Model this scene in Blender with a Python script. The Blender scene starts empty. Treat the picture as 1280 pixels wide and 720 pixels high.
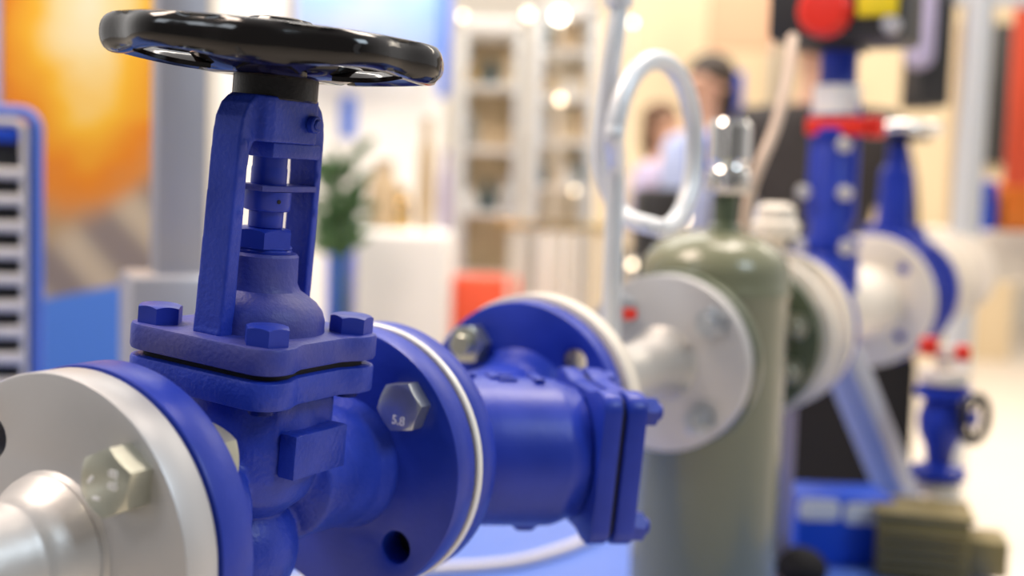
import bpy, bmesh, math, random
from mathutils import Vector, Matrix
random.seed(7)
PI = math.pi
S = bpy.context.scene
C = S.collection

# ------------------------------------------------------------------ camera
F_PX, PITCH, ROLL, CAM_H = 1529.255, 0.0834, 0.0326, 1.25
fw = Vector((0, math.cos(PITCH), -math.sin(PITCH)))
up0 = Vector((0, math.sin(PITCH), math.cos(PITCH)))
rt0 = Vector((1, 0, 0))
UP = up0 * math.cos(ROLL) - rt0 * math.sin(ROLL)
RT = rt0 * math.cos(ROLL) + up0 * math.sin(ROLL)
cam_d = bpy.data.cameras.new('camera')
cam = bpy.data.objects.new('camera', cam_d)
C.objects.link(cam)
m3 = Matrix((RT, UP, -fw)).transposed()
cam.matrix_world = Matrix.Translation((0, 0, CAM_H)) @ m3.to_4x4()
cam_d.sensor_width = 36
cam_d.lens = F_PX * 36 / 1280
cam_d.clip_start = .02
cam_d.dof.use_dof = True
cam_d.dof.focus_distance = .572
cam_d.dof.aperture_fstop = 3.9
S.camera = cam

# ------------------------------------------------------------------ exposure, world, lights
S.view_settings.view_transform = 'Standard'
S.view_settings.look = 'None'
S.view_settings.exposure = 0.5
S.view_settings.gamma = 1
S.view_settings.use_curve_mapping = False
wd = bpy.data.worlds.new('hall_air')
S.world = wd
wd.use_nodes = True
bg = wd.node_tree.nodes['Background']
bg.inputs[0].default_value = (1.0, .96, .93, 1)
# the hall is bright beyond the stand and dim behind the photographer
_n, _l = wd.node_tree.nodes, wd.node_tree.links
_tc = _n.new('ShaderNodeTexCoord'); _sp = _n.new('ShaderNodeSeparateXYZ'); _mr = _n.new('ShaderNodeMapRange')
_l.new(_tc.outputs['Generated'], _sp.inputs[0]); _l.new(_sp.outputs['Y'], _mr.inputs['Value'])
_mr.inputs['From Min'].default_value = -.6; _mr.inputs['From Max'].default_value = .5
_mr.inputs['To Min'].default_value = .12; _mr.inputs['To Max'].default_value = .62
_l.new(_mr.outputs['Result'], bg.inputs[1])

def area(name, loc, target, size, power, color, sy=None):
    d = bpy.data.lights.new(name, 'AREA')
    d.energy = power; d.color = color; d.size = size
    if sy:
        d.shape = 'RECTANGLE'; d.size_y = sy
    o = bpy.data.objects.new(name, d)
    C.objects.link(o)
    o.location = loc
    o.rotation_euler = (Vector(target) - Vector(loc)).to_track_quat('-Z', 'Y').to_euler()
    return o
area('hall_and_fill_light', (-1.3, .9, 3.6), (-.1, .8, 1.1), 1.0, 52, (1, .80, .66))
area('hall_and_fill_light', (.7, 1.9, 3.8), (.3, 1.2, 1.1), 1.0, 42, (1, .86, .74))
area('hall_and_fill_light', (1.8, -.4, 2.9), (0, .7, 1.1), .8, 17, (.74, .88, 1))  # cool fill light added from the right, its source unseen
area('hall_and_fill_light', (-1.5, -.6, 2.6), (-.1, .6, 1.1), .6, 5, (.85, .92, 1))  # weak cool fill light added from the left behind the camera
area('hall_and_fill_light', (-.5, 5.0, 4.6), (-.2, 7.5, .6), 3.0, 230, (1, .93, .84))
area('hall_and_fill_light', (3.5, 5.0, 4.6), (3.2, 7.5, .6), 3.0, 190, (1, .88, .72))

# ------------------------------------------------------------------ materials
def mat(name, col, rough=.5, metal=0.0, bump=0.0, bscale=300, var=0.0, vscale=40, col2=None,
        coat=0.0, emit=None, trans=0.0, rvar=0.0, ior=1.45):
    m = bpy.data.materials.new(name)
    m.use_nodes = True
    nt = m.node_tree; n = nt.nodes; l = nt.links
    p = n['Principled BSDF']
    p.inputs['Base Color'].default_value = (*col, 1)
    p.inputs['Roughness'].default_value = rough
    p.inputs['Metallic'].default_value = metal
    p.inputs['Coat Weight'].default_value = coat
    p.inputs['IOR'].default_value = ior
    if trans:
        p.inputs['Transmission Weight'].default_value = trans
    if emit:
        p.inputs['Emission Color'].default_value = (*emit[:3], 1)
        p.inputs['Emission Strength'].default_value = emit[3]
    tc = n.new('ShaderNodeTexCoord')
    if var or col2:
        t = n.new('ShaderNodeTexNoise'); t.inputs['Scale'].default_value = vscale
        t.inputs['Detail'].default_value = 5
        l.new(tc.outputs['Object'], t.inputs['Vector'])
        r = n.new('ShaderNodeValToRGB')
        r.color_ramp.elements[0].position = .35; r.color_ramp.elements[1].position = .7
        c2 = col2 or tuple(min(1, c * (1 + var) + var * .03) for c in col)
        r.color_ramp.elements[0].color = (*col, 1); r.color_ramp.elements[1].color = (*c2, 1)
        l.new(t.outputs['Fac'], r.inputs['Fac']); l.new(r.outputs['Color'], p.inputs['Base Color'])
        if rvar:
            mr = n.new('ShaderNodeMapRange')
            mr.inputs['To Min'].default_value = rough - rvar; mr.inputs['To Max'].default_value = rough + rvar
            l.new(t.outputs['Fac'], mr.inputs['Value']); l.new(mr.outputs['Result'], p.inputs['Roughness'])
    if bump:
        t = n.new('ShaderNodeTexNoise'); t.inputs['Scale'].default_value = bscale
        t.inputs['Detail'].default_value = 3
        l.new(tc.outputs['Object'], t.inputs['Vector'])
        b = n.new('ShaderNodeBump'); b.inputs['Strength'].default_value = bump
        b.inputs['Distance'].default_value = .0008
        l.new(t.outputs['Fac'], b.inputs['Height']); l.new(b.outputs['Normal'], p.inputs['Normal'])
    return m

M = {}
M['blue'] = mat('blue_valve_paint', (.009, .034, .36), .40, bump=.55, bscale=420, var=.35, vscale=35, rvar=.08)
M['blue_s'] = mat('blue_smooth_paint', (.007, .030, .35), .37, bump=.18, bscale=260, var=.25, vscale=25, rvar=.06)
M['blue_dust'] = mat('dusty_blue_paint', (.012, .036, .36), .46, bump=.5, bscale=420, col2=(.085, .085, .30), vscale=26)
M['black'] = mat('black_enamel', (.005, .0035, .0035), .13, coat=.15, bump=.6, bscale=45)
M['blacksat'] = mat('black_satin', (.006, .006, .009), .32, bump=.25, bscale=500)
M['silver'] = mat('silver_coated_steel', (.54, .54, .55), .44, .55, bump=.05, bscale=600, var=.06, vscale=12)
M['silver_p'] = mat('silver_painted_pipe', (.62, .61, .60), .42, .45, bump=.25, bscale=160)
M['silver_b'] = mat('bright_turned_steel', (.70, .68, .64), .36, .7, bump=.04, bscale=500)
M['zinc'] = mat('yellow_zinc_plating', (.50, .51, .43), .28, .85, var=.15, vscale=90, bump=.1, bscale=300)
M['zincblue'] = mat('zinc_plating', (.42, .46, .50), .32, .85, var=.12, vscale=90, bump=.1, bscale=300)
M['alu'] = mat('aluminium', (.46, .46, .50), .42, .55, var=.05, vscale=8)
M['alu_l'] = mat('pale_aluminium', (.74, .77, .80), .4, .4)
M['gasket'] = mat('white_gasket', (.86, .85, .80), .3, coat=.4)
M['rubber'] = mat('dark_rubber', (.012, .012, .014), .7)
M['olive'] = mat('olive_green_enamel', (.19, .20, .125), .27, coat=.4, var=.12, vscale=6)
M['olive_d'] = mat('dark_olive_enamel', (.085, .11, .065), .3, coat=.3)
M['cream'] = mat('cream_paint', (.80, .74, .64), .35, var=.04, vscale=10)
M['white'] = mat('white_paint', (.84, .82, .79), .4)
M['floor'] = mat('pale_vinyl_floor', (.74, .66, .57), .45, var=.05, vscale=2)
M['platform'] = mat('light_blue_laminate', (.10, .20, .66), .38, var=.05, vscale=4)
M['royal'] = mat('royal_blue_panel', (.01, .08, .62), .4)
M['skyblue'] = mat('sky_blue_panel', (.20, .46, .80), .5, col2=(.50, .52, .86), vscale=1.6)
M['lav'] = mat('lavender_cloth', (.50, .46, .66), .8)
M['red'] = mat('red_plastic', (.80, .03, .015), .35)
M['redor'] = mat('orange_red_panel', (.80, .10, .04), .5)
M['yellow'] = mat('yellow_plastic', (.85, .66, .02), .4)
M['dark'] = mat('dark_grey_plastic', (.03, .03, .032), .45)
M['mauve'] = mat('anodised_mauve_profile', (.40, .34, .42), .4, .4)
M['galv'] = mat('galvanised_steel', (.56, .57, .60), .5, .15)
M['brownol'] = mat('olive_brown_casting', (.27, .22, .09), .42, .2, bump=.3, bscale=200)
M['chrome'] = mat('chrome', (.85, .84, .82), .08, 1.0)
M['hose'] = mat('beige_hose', (.62, .48, .38), .5)
M['wall'] = mat('warm_white_wall', (.80, .76, .70), .7)
M['wallcream'] = mat('cream_wall', (.68, .55, .37), .7, var=.08, vscale=1.2)
M['peach'] = mat('brown_peach_wall', (.55, .34, .22), .7)
M['skin'] = mat('skin', (.62, .36, .25), .5)
M['hair'] = mat('dark_hair', (.03, .018, .012), .6)
M['hairb'] = mat('brown_hair', (.10, .045, .02), .6)
M['suit'] = mat('charcoal_jacket', (.035, .03, .03), .8, var=.2, vscale=20)
M['trou'] = mat('black_trousers', (.008, .007, .008), .85)
M['shirt'] = mat('pale_blue_shirt', (.42, .48, .72), .8)
M['shirt2'] = mat('lavender_shirt', (.44, .38, .55), .8)
M['leaf'] = mat('plant_leaf', (.05, .11, .04), .5, var=.6, vscale=9)
M['pot'] = mat('grey_pot', (.35, .33, .3), .6)
M['tan'] = mat('tan_board', (.56, .42, .26), .6)
M['teal'] = mat('dark_teal_plastic', (.06, .10, .11), .3)
M['lamp'] = mat('lamp_glow', (1, 1, 1), .5, emit=(1, .93, .80, 9))
M['lampw'] = mat('warm_lamp_glow', (1, .9, .7), .5, emit=(1, .80, .55, 5))
M['glass'] = mat('showcase_glass', (.93, .98, .97), .03, trans=1.0, ior=1.1)
M['orange'] = mat('orange_plastic', (.85, .25, .03), .45)
M['brass'] = mat('brass', (.72, .50, .22), .25, .95)
M['stamp'] = mat('bright_stamped_metal', (.92, .93, .95), .35, .1)

# ------------------------------------------------------------------ mesh helpers
def rotm(deg, ax):
    return Matrix.Rotation(math.radians(deg), 4, ax)
def T(x, y, z):
    return Matrix.Translation((x, y, z))
ROT_Y = Matrix.Rotation(-PI / 2, 4, 'X')      # local z -> +y

def align(d):
    return Vector(d).to_track_quat('Z', 'Y').to_matrix().to_4x4()

class MB:
    def __init__(self):
        self.bm = bmesh.new()
    def _merge(self, b2, mx):
        me = bpy.data.meshes.new('t'); b2.to_mesh(me); b2.free()
        if mx is not None: me.transform(mx)
        self.bm.from_mesh(me); bpy.data.meshes.remove(me)
        return self
    def box(self, c, s, bev=0.0, mx=None, seg=2):
        b = bmesh.new(); bmesh.ops.create_cube(b, size=1)
        for v in b.verts:
            v.co = Vector((v.co.x * s[0], v.co.y * s[1], v.co.z * s[2]))
        if bev:
            bmesh.ops.bevel(b, geom=b.edges[:], offset=bev, segments=seg, affect='EDGES', profile=.5)
        for v in b.verts: v.co += Vector(c)
        return self._merge(b, mx)
    def lathe(self, prof, mx=None, n=64):
        """prof: list of (r, z); closed at the ends when r==0"""
        b = bmesh.new(); rings = []
        for r, z in prof:
            if r < 1e-7: rings.append([b.verts.new((0, 0, z))])
            else: rings.append([b.verts.new((r * math.cos(2 * PI * i / n), r * math.sin(2 * PI * i / n), z)) for i in range(n)])
        for A, B in zip(rings, rings[1:]):
            for i in range(n):
                j = (i + 1) % n
                if len(A) == 1 and len(B) == 1: continue
                if len(A) == 1: b.faces.new((A[0], B[i], B[j]))
                elif len(B) == 1: b.faces.new((A[i], A[j], B[0]))
                else: b.faces.new((A[i], A[j], B[j], B[i]))
        bmesh.ops.recalc_face_normals(b, faces=b.faces[:])
        return self._merge(b, mx)
    def cyl(self, r, z0, z1, mx=None, n=48, bev=.0006):
        return self.lathe([(0, z0), (r - bev, z0), (r, z0 + bev), (r, z1 - bev), (r - bev, z1), (0, z1)], mx, n)
    def hexa(self, af, h, mx=None, ch=.12):
        """hex head: chamfered on top, from z=0 to z=h"""
        R = af / math.sqrt(3)
        b = bmesh.new(); N = 36
        def ring(z, k):
            vs = []
            for i in range(N):
                a = 2 * PI * i / N
                ah = ((a + PI / 6) % (PI / 3)) - PI / 6
                rh = (af / 2) / math.cos(((a) % (PI / 3)) - PI / 6)
                r = min(rh, k) if k else rh
                vs.append(b.verts.new((r * math.cos(a), r * math.sin(a), z)))
            return vs
        def zring(cone):      # top edge of flats cut by the chamfer cone
            vs = []
            for i in range(N):
                a = 2 * PI * i / N
                rh = (af / 2) / math.cos(((a) % (PI / 3)) - PI / 6)
                z = h - max(0, (rh - af / 2 * .97)) * .62
                vs.append(b.verts.new((rh * math.cos(a), rh * math.sin(a), z)))
            return vs
        r0 = ring(0, None); r1 = zring(1)
        r2 = [b.verts.new((af / 2 * .93 * math.cos(2 * PI * i / N), af / 2 * .93 * math.sin(2 * PI * i / N), h)) for i in range(N)]
        for A, B in ((r0, r1), (r1, r2)):
            for i in range(N):
                b.faces.new((A[i], A[(i + 1) % N], B[(i + 1) % N], B[i]))
        b.faces.new(r2); b.faces.new(list(reversed(r0)))
        bmesh.ops.recalc_face_normals(b, faces=b.faces[:])
        return self._merge(b, mx)
    def tube(self, pts, r, n=16, mx=None, closed=False, sc=None):
        b = bmesh.new(); P = [Vector(p) for p in pts]; rings = []
        N = len(P)
        rr = r if isinstance(r, (list, tuple)) else [r] * N
        prev = None
        for i in range(N):
            if closed: t = P[(i + 1) % N] - P[i - 1]
            else: t = P[min(i + 1, N - 1)] - P[max(i - 1, 0)]
            t.normalize()
            if prev is None:
                a = Vector((0, 0, 1)) if abs(t.z) < .9 else Vector((1, 0, 0))
                u = t.cross(a).normalized()
            else:
                u = (prev - t * prev.dot(t)).normalized()
            prev = u; w = t.cross(u)
            rings.append([b.verts.new(P[i] + (u * math.cos(2 * PI * k / n) + w * math.sin(2 * PI * k / n)) * rr[i]) for k in range(n)])
        rng = range(N) if closed else range(N - 1)
        for i in rng:
            A, B = rings[i], rings[(i + 1) % N]
            for k in range(n):
                b.faces.new((A[k], A[(k + 1) % n], B[(k + 1) % n], B[k]))
        if not closed:
            b.faces.new(list(reversed(rings[0]))); b.faces.new(rings[-1])
        bmesh.ops.recalc_face_normals(b, faces=b.faces[:])
        return self._merge(b, mx)
    def prism(self, outline, z0, z1, holes=(), bev=0.0, mx=None, seg=2):
        """outline [(x,y)], holes [(cx,cy,r)]"""
        b = bmesh.new(); eds = []
        def loop(pts):
            vs = [b.verts.new((x, y, z0)) for x, y in pts]
            for i in range(len(vs)): eds.append(b.edges.new((vs[i], vs[(i + 1) % len(vs)])))
        loop(outline)
        for cx, cy, r in holes:
            loop([(cx + r * math.cos(2 * PI * i / 28), cy + r * math.sin(2 * PI * i / 28)) for i in range(28)])
        bmesh.ops.triangle_fill(b, use_beauty=True, use_dissolve=False, edges=eds)
        top = bmesh.ops.extrude_face_region(b, geom=b.faces[:])
        for g in top['geom']:
            if isinstance(g, bmesh.types.BMVert): g.co.z = z1
        bmesh.ops.recalc_face_normals(b, faces=b.faces[:])
        if bev:
            E = []
            for e in b.edges:
                if len(e.link_faces) == 2 and e.calc_face_angle(0) > .9 and abs(e.verts[0].co.z - e.verts[1].co.z) < 1e-6:
                    E.append(e)
            bmesh.ops.bevel(b, geom=E, offset=bev, segments=seg, affect='EDGES', profile=.5)
        return self._merge(b, mx)
    def sphere(self, c, s, mx=None, n=24):
        b = bmesh.new(); bmesh.ops.create_uvsphere(b, u_segments=n, v_segments=n // 2 + 2, radius=1)
        for v in b.verts: v.co = Vector((v.co.x * s[0] + c[0], v.co.y * s[1] + c[1], v.co.z * s[2] + c[2]))
        return self._merge(b, mx)
    def build(self, name, m, parent=None, smooth=32):
        me = bpy.data.meshes.new(name)
        self.bm.to_mesh(me); self.bm.free()
        for p in me.polygons: p.use_smooth = True
        me.set_sharp_from_angle(angle=math.radians(smooth))
        me.materials.append(m)
        o = bpy.data.objects.new(name, me); C.objects.link(o)
        if parent is not None: o.parent = parent
        return o

def bake(o):
    dg = bpy.context.evaluated_depsgraph_get()
    me = bpy.data.meshes.new_from_object(o.evaluated_get(dg))
    mats = [m for m in o.data.materials]
    o.modifiers.clear(); o.data = me
    me.materials.clear()
    for m in mats: me.materials.append(m)
    for p in me.polygons: p.use_smooth = True
    return o

def fuse(mb, name, m, parent, voxel=.0016, it=5):
    """weld the casting's shapes into one skin with soft fillets"""
    o = mb.build(name, m, parent)
    r = o.modifiers.new('r', 'REMESH'); r.mode = 'VOXEL'; r.voxel_size = voxel
    s = o.modifiers.new('s', 'SMOOTH'); s.factor = .5; s.iterations = it
    return bake(o)

def thing(name, label, cat, mx=None, group=None):
    o = bpy.data.objects.new(name, None); C.objects.link(o)
    o.empty_display_size = .02
    if mx is not None: o.matrix_world = mx
    o['label'] = label; o['category'] = cat
    if group: o['group'] = group
    return o
def tag(o, label, cat, group=None):
    o['label'] = label; o['category'] = cat
    if group: o['group'] = group
    return o
def struct(o):
    o['kind'] = 'structure'; return o

def W(x, y, d):
    """world point seen at photo pixel (x, y), at distance d along the view direction"""
    return Vector((0, 0, CAM_H)) + (fw + RT * ((x - 640) / F_PX) + UP * ((360 - y) / F_PX)) * d
def px(d):          # metres per photo pixel at distance d
    return d / F_PX

def text(s, size, depth, name, m, parent, mx):
    cu = bpy.data.curves.new('t', 'FONT'); cu.body = s; cu.size = size; cu.extrude = depth
    cu.align_x = 'CENTER'; cu.align_y = 'CENTER'
    o = bpy.data.objects.new('t', cu); C.objects.link(o)
    dg = bpy.context.evaluated_depsgraph_get()
    me = bpy.data.meshes.new_from_object(o.evaluated_get(dg)); me.name = name
    bpy.data.objects.remove(o); me.transform(mx); me.materials.clear(); me.materials.append(m)
    q = bpy.data.objects.new(name, me); C.objects.link(q)
    if parent is not None: q.parent = parent
    return q

# ------------------------------------------------------------------ pipeline frame: x = h (sideways, near right), y = along the pipe, z = stem up
AL, TAU = .4903, .0772
O_ = Vector((-.12944, .597365, -.155648 + CAM_H))
ax_a = Vector((math.sin(AL), math.cos(AL), 0))
ax_h0 = Vector((math.cos(AL), -math.sin(AL), 0))
ax_h = ax_h0 * math.cos(TAU) - Vector((0, 0, 1)) * math.sin(TAU)
ax_s = Vector((0, 0, 1)) * math.cos(TAU) + ax_h0 * math.sin(TAU)
def frame(hh, aa, ss):
    m = Matrix((hh, aa, ss)).transposed().to_4x4(); m.translation = O_; return m
FR = frame(ax_h, ax_a, ax_s)
FR0 = frame(ax_h0, ax_a, Vector((0, 0, 1)))      # the same line without the valve's lean
def at(A, fr=FR): return fr @ T(0, A, 0)

def circ(r, n=72):
    return [(r * math.cos(2 * PI * i / n), r * math.sin(2 * PI * i / n)) for i in range(n)]
def flange(mb, R, y0, y1, bolt=.0562, hole=.009, bev=.0012, n=4, off=45, holes=True):
    hs = [(bolt * math.cos(math.radians(off + 360 / n * k)), bolt * math.sin(math.radians(off + 360 / n * k)), hole) for k in range(n)] if holes else []
    # prism in local xy extruded z -> map z to y  (x, y, z) -> (x, z, -y)
    mx = Matrix(((1, 0, 0, 0), (0, 0, 1, 0), (0, -1, 0, 0), (0, 0, 0, 1)))
    mb.prism(circ(R, 96), y0, y1, hs, bev, mx)
LY = Matrix(((1, 0, 0, 0), (0, 0, 1, 0), (0, -1, 0, 0), (0, 0, 0, 1)))     # lathe axis z -> y
LX = Matrix(((0, 0, 1, 0), (0, 1, 0, 0), (-1, 0, 0, 0), (0, 0, 0, 1)))     # lathe axis z -> x

# ------------------------------------------------------------------ the setting
fl = MB().box((2, 8, -.02), (24, 22, .04)).build('floor', M['floor']); struct(fl)
bw = MB().box((2, 12.2, 2.5), (24, .12, 5)).build('wall_back', M['wall']); struct(bw)

# ------------------------------------------------------------------ main valve
V = thing('globe_valve', 'royal blue cast globe valve with black handwheel, in focus in the foreground', 'valve', FR)
q = .0562 / math.sqrt(2)

def plate_outline(b, r, waist, n=10):
    """lobed square: ears of radius r round bolts at +-b; the +-x sides waisted in, the +-y sides straight"""
    e = b + r; pts = []
    def arc(cx, cy, a0, a1, rr=r):
        for i in range(n + 1):
            a = math.radians(a0 + (a1 - a0) * i / n); pts.append((cx + rr * math.cos(a), cy + rr * math.sin(a)))
    def waistline(x, y0, y1):
        sg = 1 if x > 0 else -1
        for i in range(1, 12):
            t = i / 12; k = max(0, min(1, (math.sin(PI * t) - .25) / .45)); k = k * k * (3 - 2 * k)
            pts.append((x - sg * waist * k, y0 + (y1 - y0) * t))
    arc(b, b, 0, 90); arc(-b, b, 90, 180); waistline(-e, b, -b); arc(-b, -b, 180, 270); arc(b, -b, 270, 360); waistline(e, -b, b)
    return pts
BB = .0325
# casting
mb = MB()
mb.lathe([(0, -.008), (.022, -.006), (.031, .002), (.0355, .014), (.036, .03), (.034, .042), (.031, .056), (0, .056)])
mb.sphere((0, 0, -.03), (.0275, .031, .030))
mb.lathe([(0, -.088), (.037, -.088), (.0335, -.080), (.0315, -.070), (.031, -.03), (.0, -.01)], LY)
mb.lathe([(0, .01), (.031, .03), (.0325, .058), (.0335, .070), (.037, .080), (.037, .088), (0, .088)], LY)
mb.box((.012, .004, .043), (.040, .046, .022), .004)
mb.box((0, 0, -.012), (.020, .13, .045), .008)
mb.box((0, 0, -.062), (.03, .03, .012), .004)
body = fuse(mb, 'valve_body', M['blue'], V, .0014, 6)
mb = MB().prism(plate_outline(BB, .0128, .004), .0542, .0676, [], .0016)
mb.build('body_plate', M['blue'], V)
mb = MB().box((.0372, .0030, .0285), (.010, .0405, .0215), .0012)
mb.build('name_pad', M['blue'], V)
# cast mark low on the bowl
mb = MB()
mb.tube([(.0215, -.021, -.034), (.0235, -.018, -.038), (.0262, -.0105, -.040), (.0265, -.007, -.036), (.0262, -.0075, -.041)], .0009, 8)
mb.build('cast_mark', M['blue'], V)
# flanges of the valve
for y0, y1, nm in ((-.1002, -.0815, 'flange'), (.0815, .1002, 'flange')):
    mb = MB(); flange(mb, .0748, y0, y1, holes=True); mb.build(nm, M['blue_s'], V)
# bonnet
mb = MB().prism(plate_outline(BB, .0132, .0042), .0705, .0832, [], .0018)
mb.build('bonnet_plate', M['blue_dust'], V)
MB().prism(plate_outline(BB - .003, .0110, .003), .0670, .0710, [], 0).build('bonnet_gasket', M['rubber'], V)
mb = MB()
mb.lathe([(0, .080), (.0310, .080), (.0300, .0845), (.0302, .0880), (.0292, .0930), (.0265, .0970), (.0225, .1000), (.0188, .1025), (.0175, .1060), (.0172, .119), (.0162, .1203), (0, .1203)])
for v in mb.bm.verts:
    k_ = max(0, min(1, (.106 - v.co.z) / .02)); v.co.x += .0022 * k_; v.co.y += .0010 * k_
neck = mb.build('bonnet_neck', M['blue_dust'], V)
UVW = Matrix(((0, 0, 1, 0), (1, 0, 0, 0), (0, 1, 0, 0), (0, 0, 0, 1)))    # (u, v, w) -> x=w, y=u, z=v
mb = MB()
# the arch: two arms leaning out towards the foot, rounded over the top
arch = [(-.0365, .081), (-.0356, .10), (-.0343, .13), (-.0332, .160), (-.0325, .176), (-.0312, .184), (-.0280, .1905), (-.0235, .1940), (-.018, .195),
        (.018, .195), (.0230, .1938), (.0268, .190), (.0292, .184), (.0302, .176), (.0302, .160), (.0300, .13), (.0296, .10), (.0292, .081),
        (.0235, .081), (.0245, .10), (.0252, .13), (.0256, .160), (.0250, .168), (.0225, .1735), (.018, .1745),
        (-.018, .1745), (-.0225, .1735), (-.0250, .168), (-.0258, .160), (-.0262, .13), (-.0268, .10), (-.0275, .081)]
mb.prism(arch, -.0085, .0085, [], 0, UVW)
for i_, y in ((0, -.0318), (1, .0268)):      # foot flare
    mb.box((0, y, .0838), (.0172, .0100, .0035), .001)
mb.prism([(-.0135, -.017), (-.009, -.0205), (.0085, -.0225), (.0125, -.0205), (.0140, -.016), (.0140, .0155), (.0128, .0175), (.0085, .0185), (-.009, .0190), (-.0135, .016)],
         .1735, .1950, [], 0, Matrix.Identity(4))
for z in (.172, .158, .140):
    mb.sphere((.0082, -.0290, z), (.0012, .0026, .0026), n=12)
    mb.sphere((.0082, .0275, z), (.0012, .0020, .0030), n=12)
fuse(mb, 'yoke', M['blue'], V, .0008, 3)
MB().box((.001, .004, .1700), (.024, .036, .0075), .0012).build('guide_block', M['blue'], V)
MB().cyl(.0042, 0, .0042, T(.0138, .0112, .1835) @ LX, 24).cyl(.0026, .0040, .0052, T(.0138, .0112, .1835) @ LX, 20).build('stop_screw', M['blue'], V)
# stem stack
MB().hexa(.0255, .0092, T(0, -.001, .1228) @ rotm(12, 'Z')).lathe([(.0135, .1195), (.0138, .1215), (.0132, .1222), (.0138, .1229), (.0132, .1236), (.0125, .1242)]).build('gland_nut', M['blue_s'], V)
MB().cyl(.0083, .132, .171).build('stem', M['blue_s'], V)
MB().lathe([(.0083, .1400), (.0108, .1407), (.0114, .1417), (.0114, .1500), (.0083, .1505)]).build('stem_collar', M['blue_s'], V)
MB().lathe([(.0083, .1525), (.0086, .1535), (.0086, .1605), (.0072, .1650), (.0072, .1700)]).build('stem_sleeve', M['blue_s'], V)
MB().prism([(-.0085, -.0145), (.0085, -.0145), (.0105, -.010), (.0115, .0), (.0105, .012), (.0088, .0265), (-.0085, .0265)],   .1502, .1530, [], .0005).build('position_plate', M['blue_dust'], V)
MB().cyl(.0010, .0112, .0119, T(0, 0, .1455) @ rotm(-22, 'Z') @ LX, 12, .0001).build('locking_pin', M['rubber'], V)
# bonnet bolts
for i, (sx, sy) in enumerate(((-1, -1), (1, -1), (1, 1), (-1, 1))):
    b_ = MB().hexa(.0188, .0088, T(sx * BB, sy * BB, .0830) @ rotm((4, 14, 40, 8)[i], 'Z'))
    b_.build('bonnet_bolt', M['blue_s'], V)
    MB().cyl(.006, .0505, .073, T(sx * BB, sy * BB, 0)).cyl(.0060, .0505, .0545, T(sx * BB, sy * BB, 0)).build('bolt_shank', M['blue_s'], V)
# flange bolts: one head per flange shows
def bolt(parent, x, y, z, af, h, rot, m, sgn=-1, washer=False, stud=0.0, name='hex_bolt', rise=0):
    """head standing off a flange face towards -y (sgn -1) or +y"""
    mx = T(x, y, z) @ (Matrix.Rotation(PI / 2, 4, 'X') if sgn < 0 else Matrix.Rotation(-PI / 2, 4, 'X')) @ rotm(rot, 'Z')
    mb = MB().hexa(af, h, mx)
    if washer: mb.cyl(af * .66, 0, .002, mx)
    o = mb.build(name, m, parent)
    if stud:
        MB().cyl(stud, 0, h + .007, mx, 24).build('stud', m, o)
    return o, mx
o, mx = bolt(V, q, .0815, q, .0245, .0105, 12, M['zincblue'])
text('5.8', .0068, .0004, 'strength_mark', M['stamp'], o, mx @ T(-.0005, -.0070, .0105) @ rotm(0, 'Z') @ rotm(-12, 'Z'))
bolt(V, q, -.0815, q, .0245, .013, 20, M['zinc'], 1)
bolt(V, -q, -.0815, q, .0245, .013, 0, M['zinc'], 1)
bolt(V, -q, .0815, q, .0245, .0105, 0, M['zincblue'])
# black collar and handwheel
MB().lathe([(0, .1935), (.0196, .1935), (.0202, .1942), (.0202, .2042), (.0196, .2048), (0, .2048)]).build('collar', M['blacksat'], V)
thn = math.radians(-49.8)
def wheel_mesh():
    b = bmesh.new(); N, K = 240, 28; rings = []
    for i in range(N):
        th = 2 * PI * i / N; psi = th - thn
        w5 = math.cos(5 * (psi + math.radians(6)))        # +1 at a spoke
        w10 = math.cos(10 * (psi + math.radians(6)) + .6)
        R0 = .0722 + .0006 * w10
        ring = []
        for k in range(K):
            a = 2 * PI * k / K
            c, s = math.cos(a), math.sin(a)
            rr = .0082 * (1 + .045 * w10)
            zz = .0088 if s > 0 else .0090 + .0017 * w5 - .0006
            # squarer on the outside, waves on the lower outer edge
            x = R0 + rr * (abs(c) ** .85) * (1 if c > 0 else -1)
            z = .2168 + zz * (abs(s) ** .9) * (1 if s > 0 else -1)
            if c > 0 and abs(s) < .8: x -= .0020 * (1 - w10) * .5
            ring.append(b.verts.new((x * math.cos(th), x * math.sin(th), z)))
        rings.append(ring)
    for i in range(N):
        A, B = rings[i], rings[(i + 1) % N]
        for k in range(K): b.faces.new((A[k], B[k], B[(k + 1) % K], A[(k + 1) % K]))
    bmesh.ops.recalc_face_normals(b, faces=b.faces[:])
    return b
mb = MB(); mb.bm.free(); mb.bm = wheel_mesh()
HWH = mb.build('handwheel', M['black'], V, 60)
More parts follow.
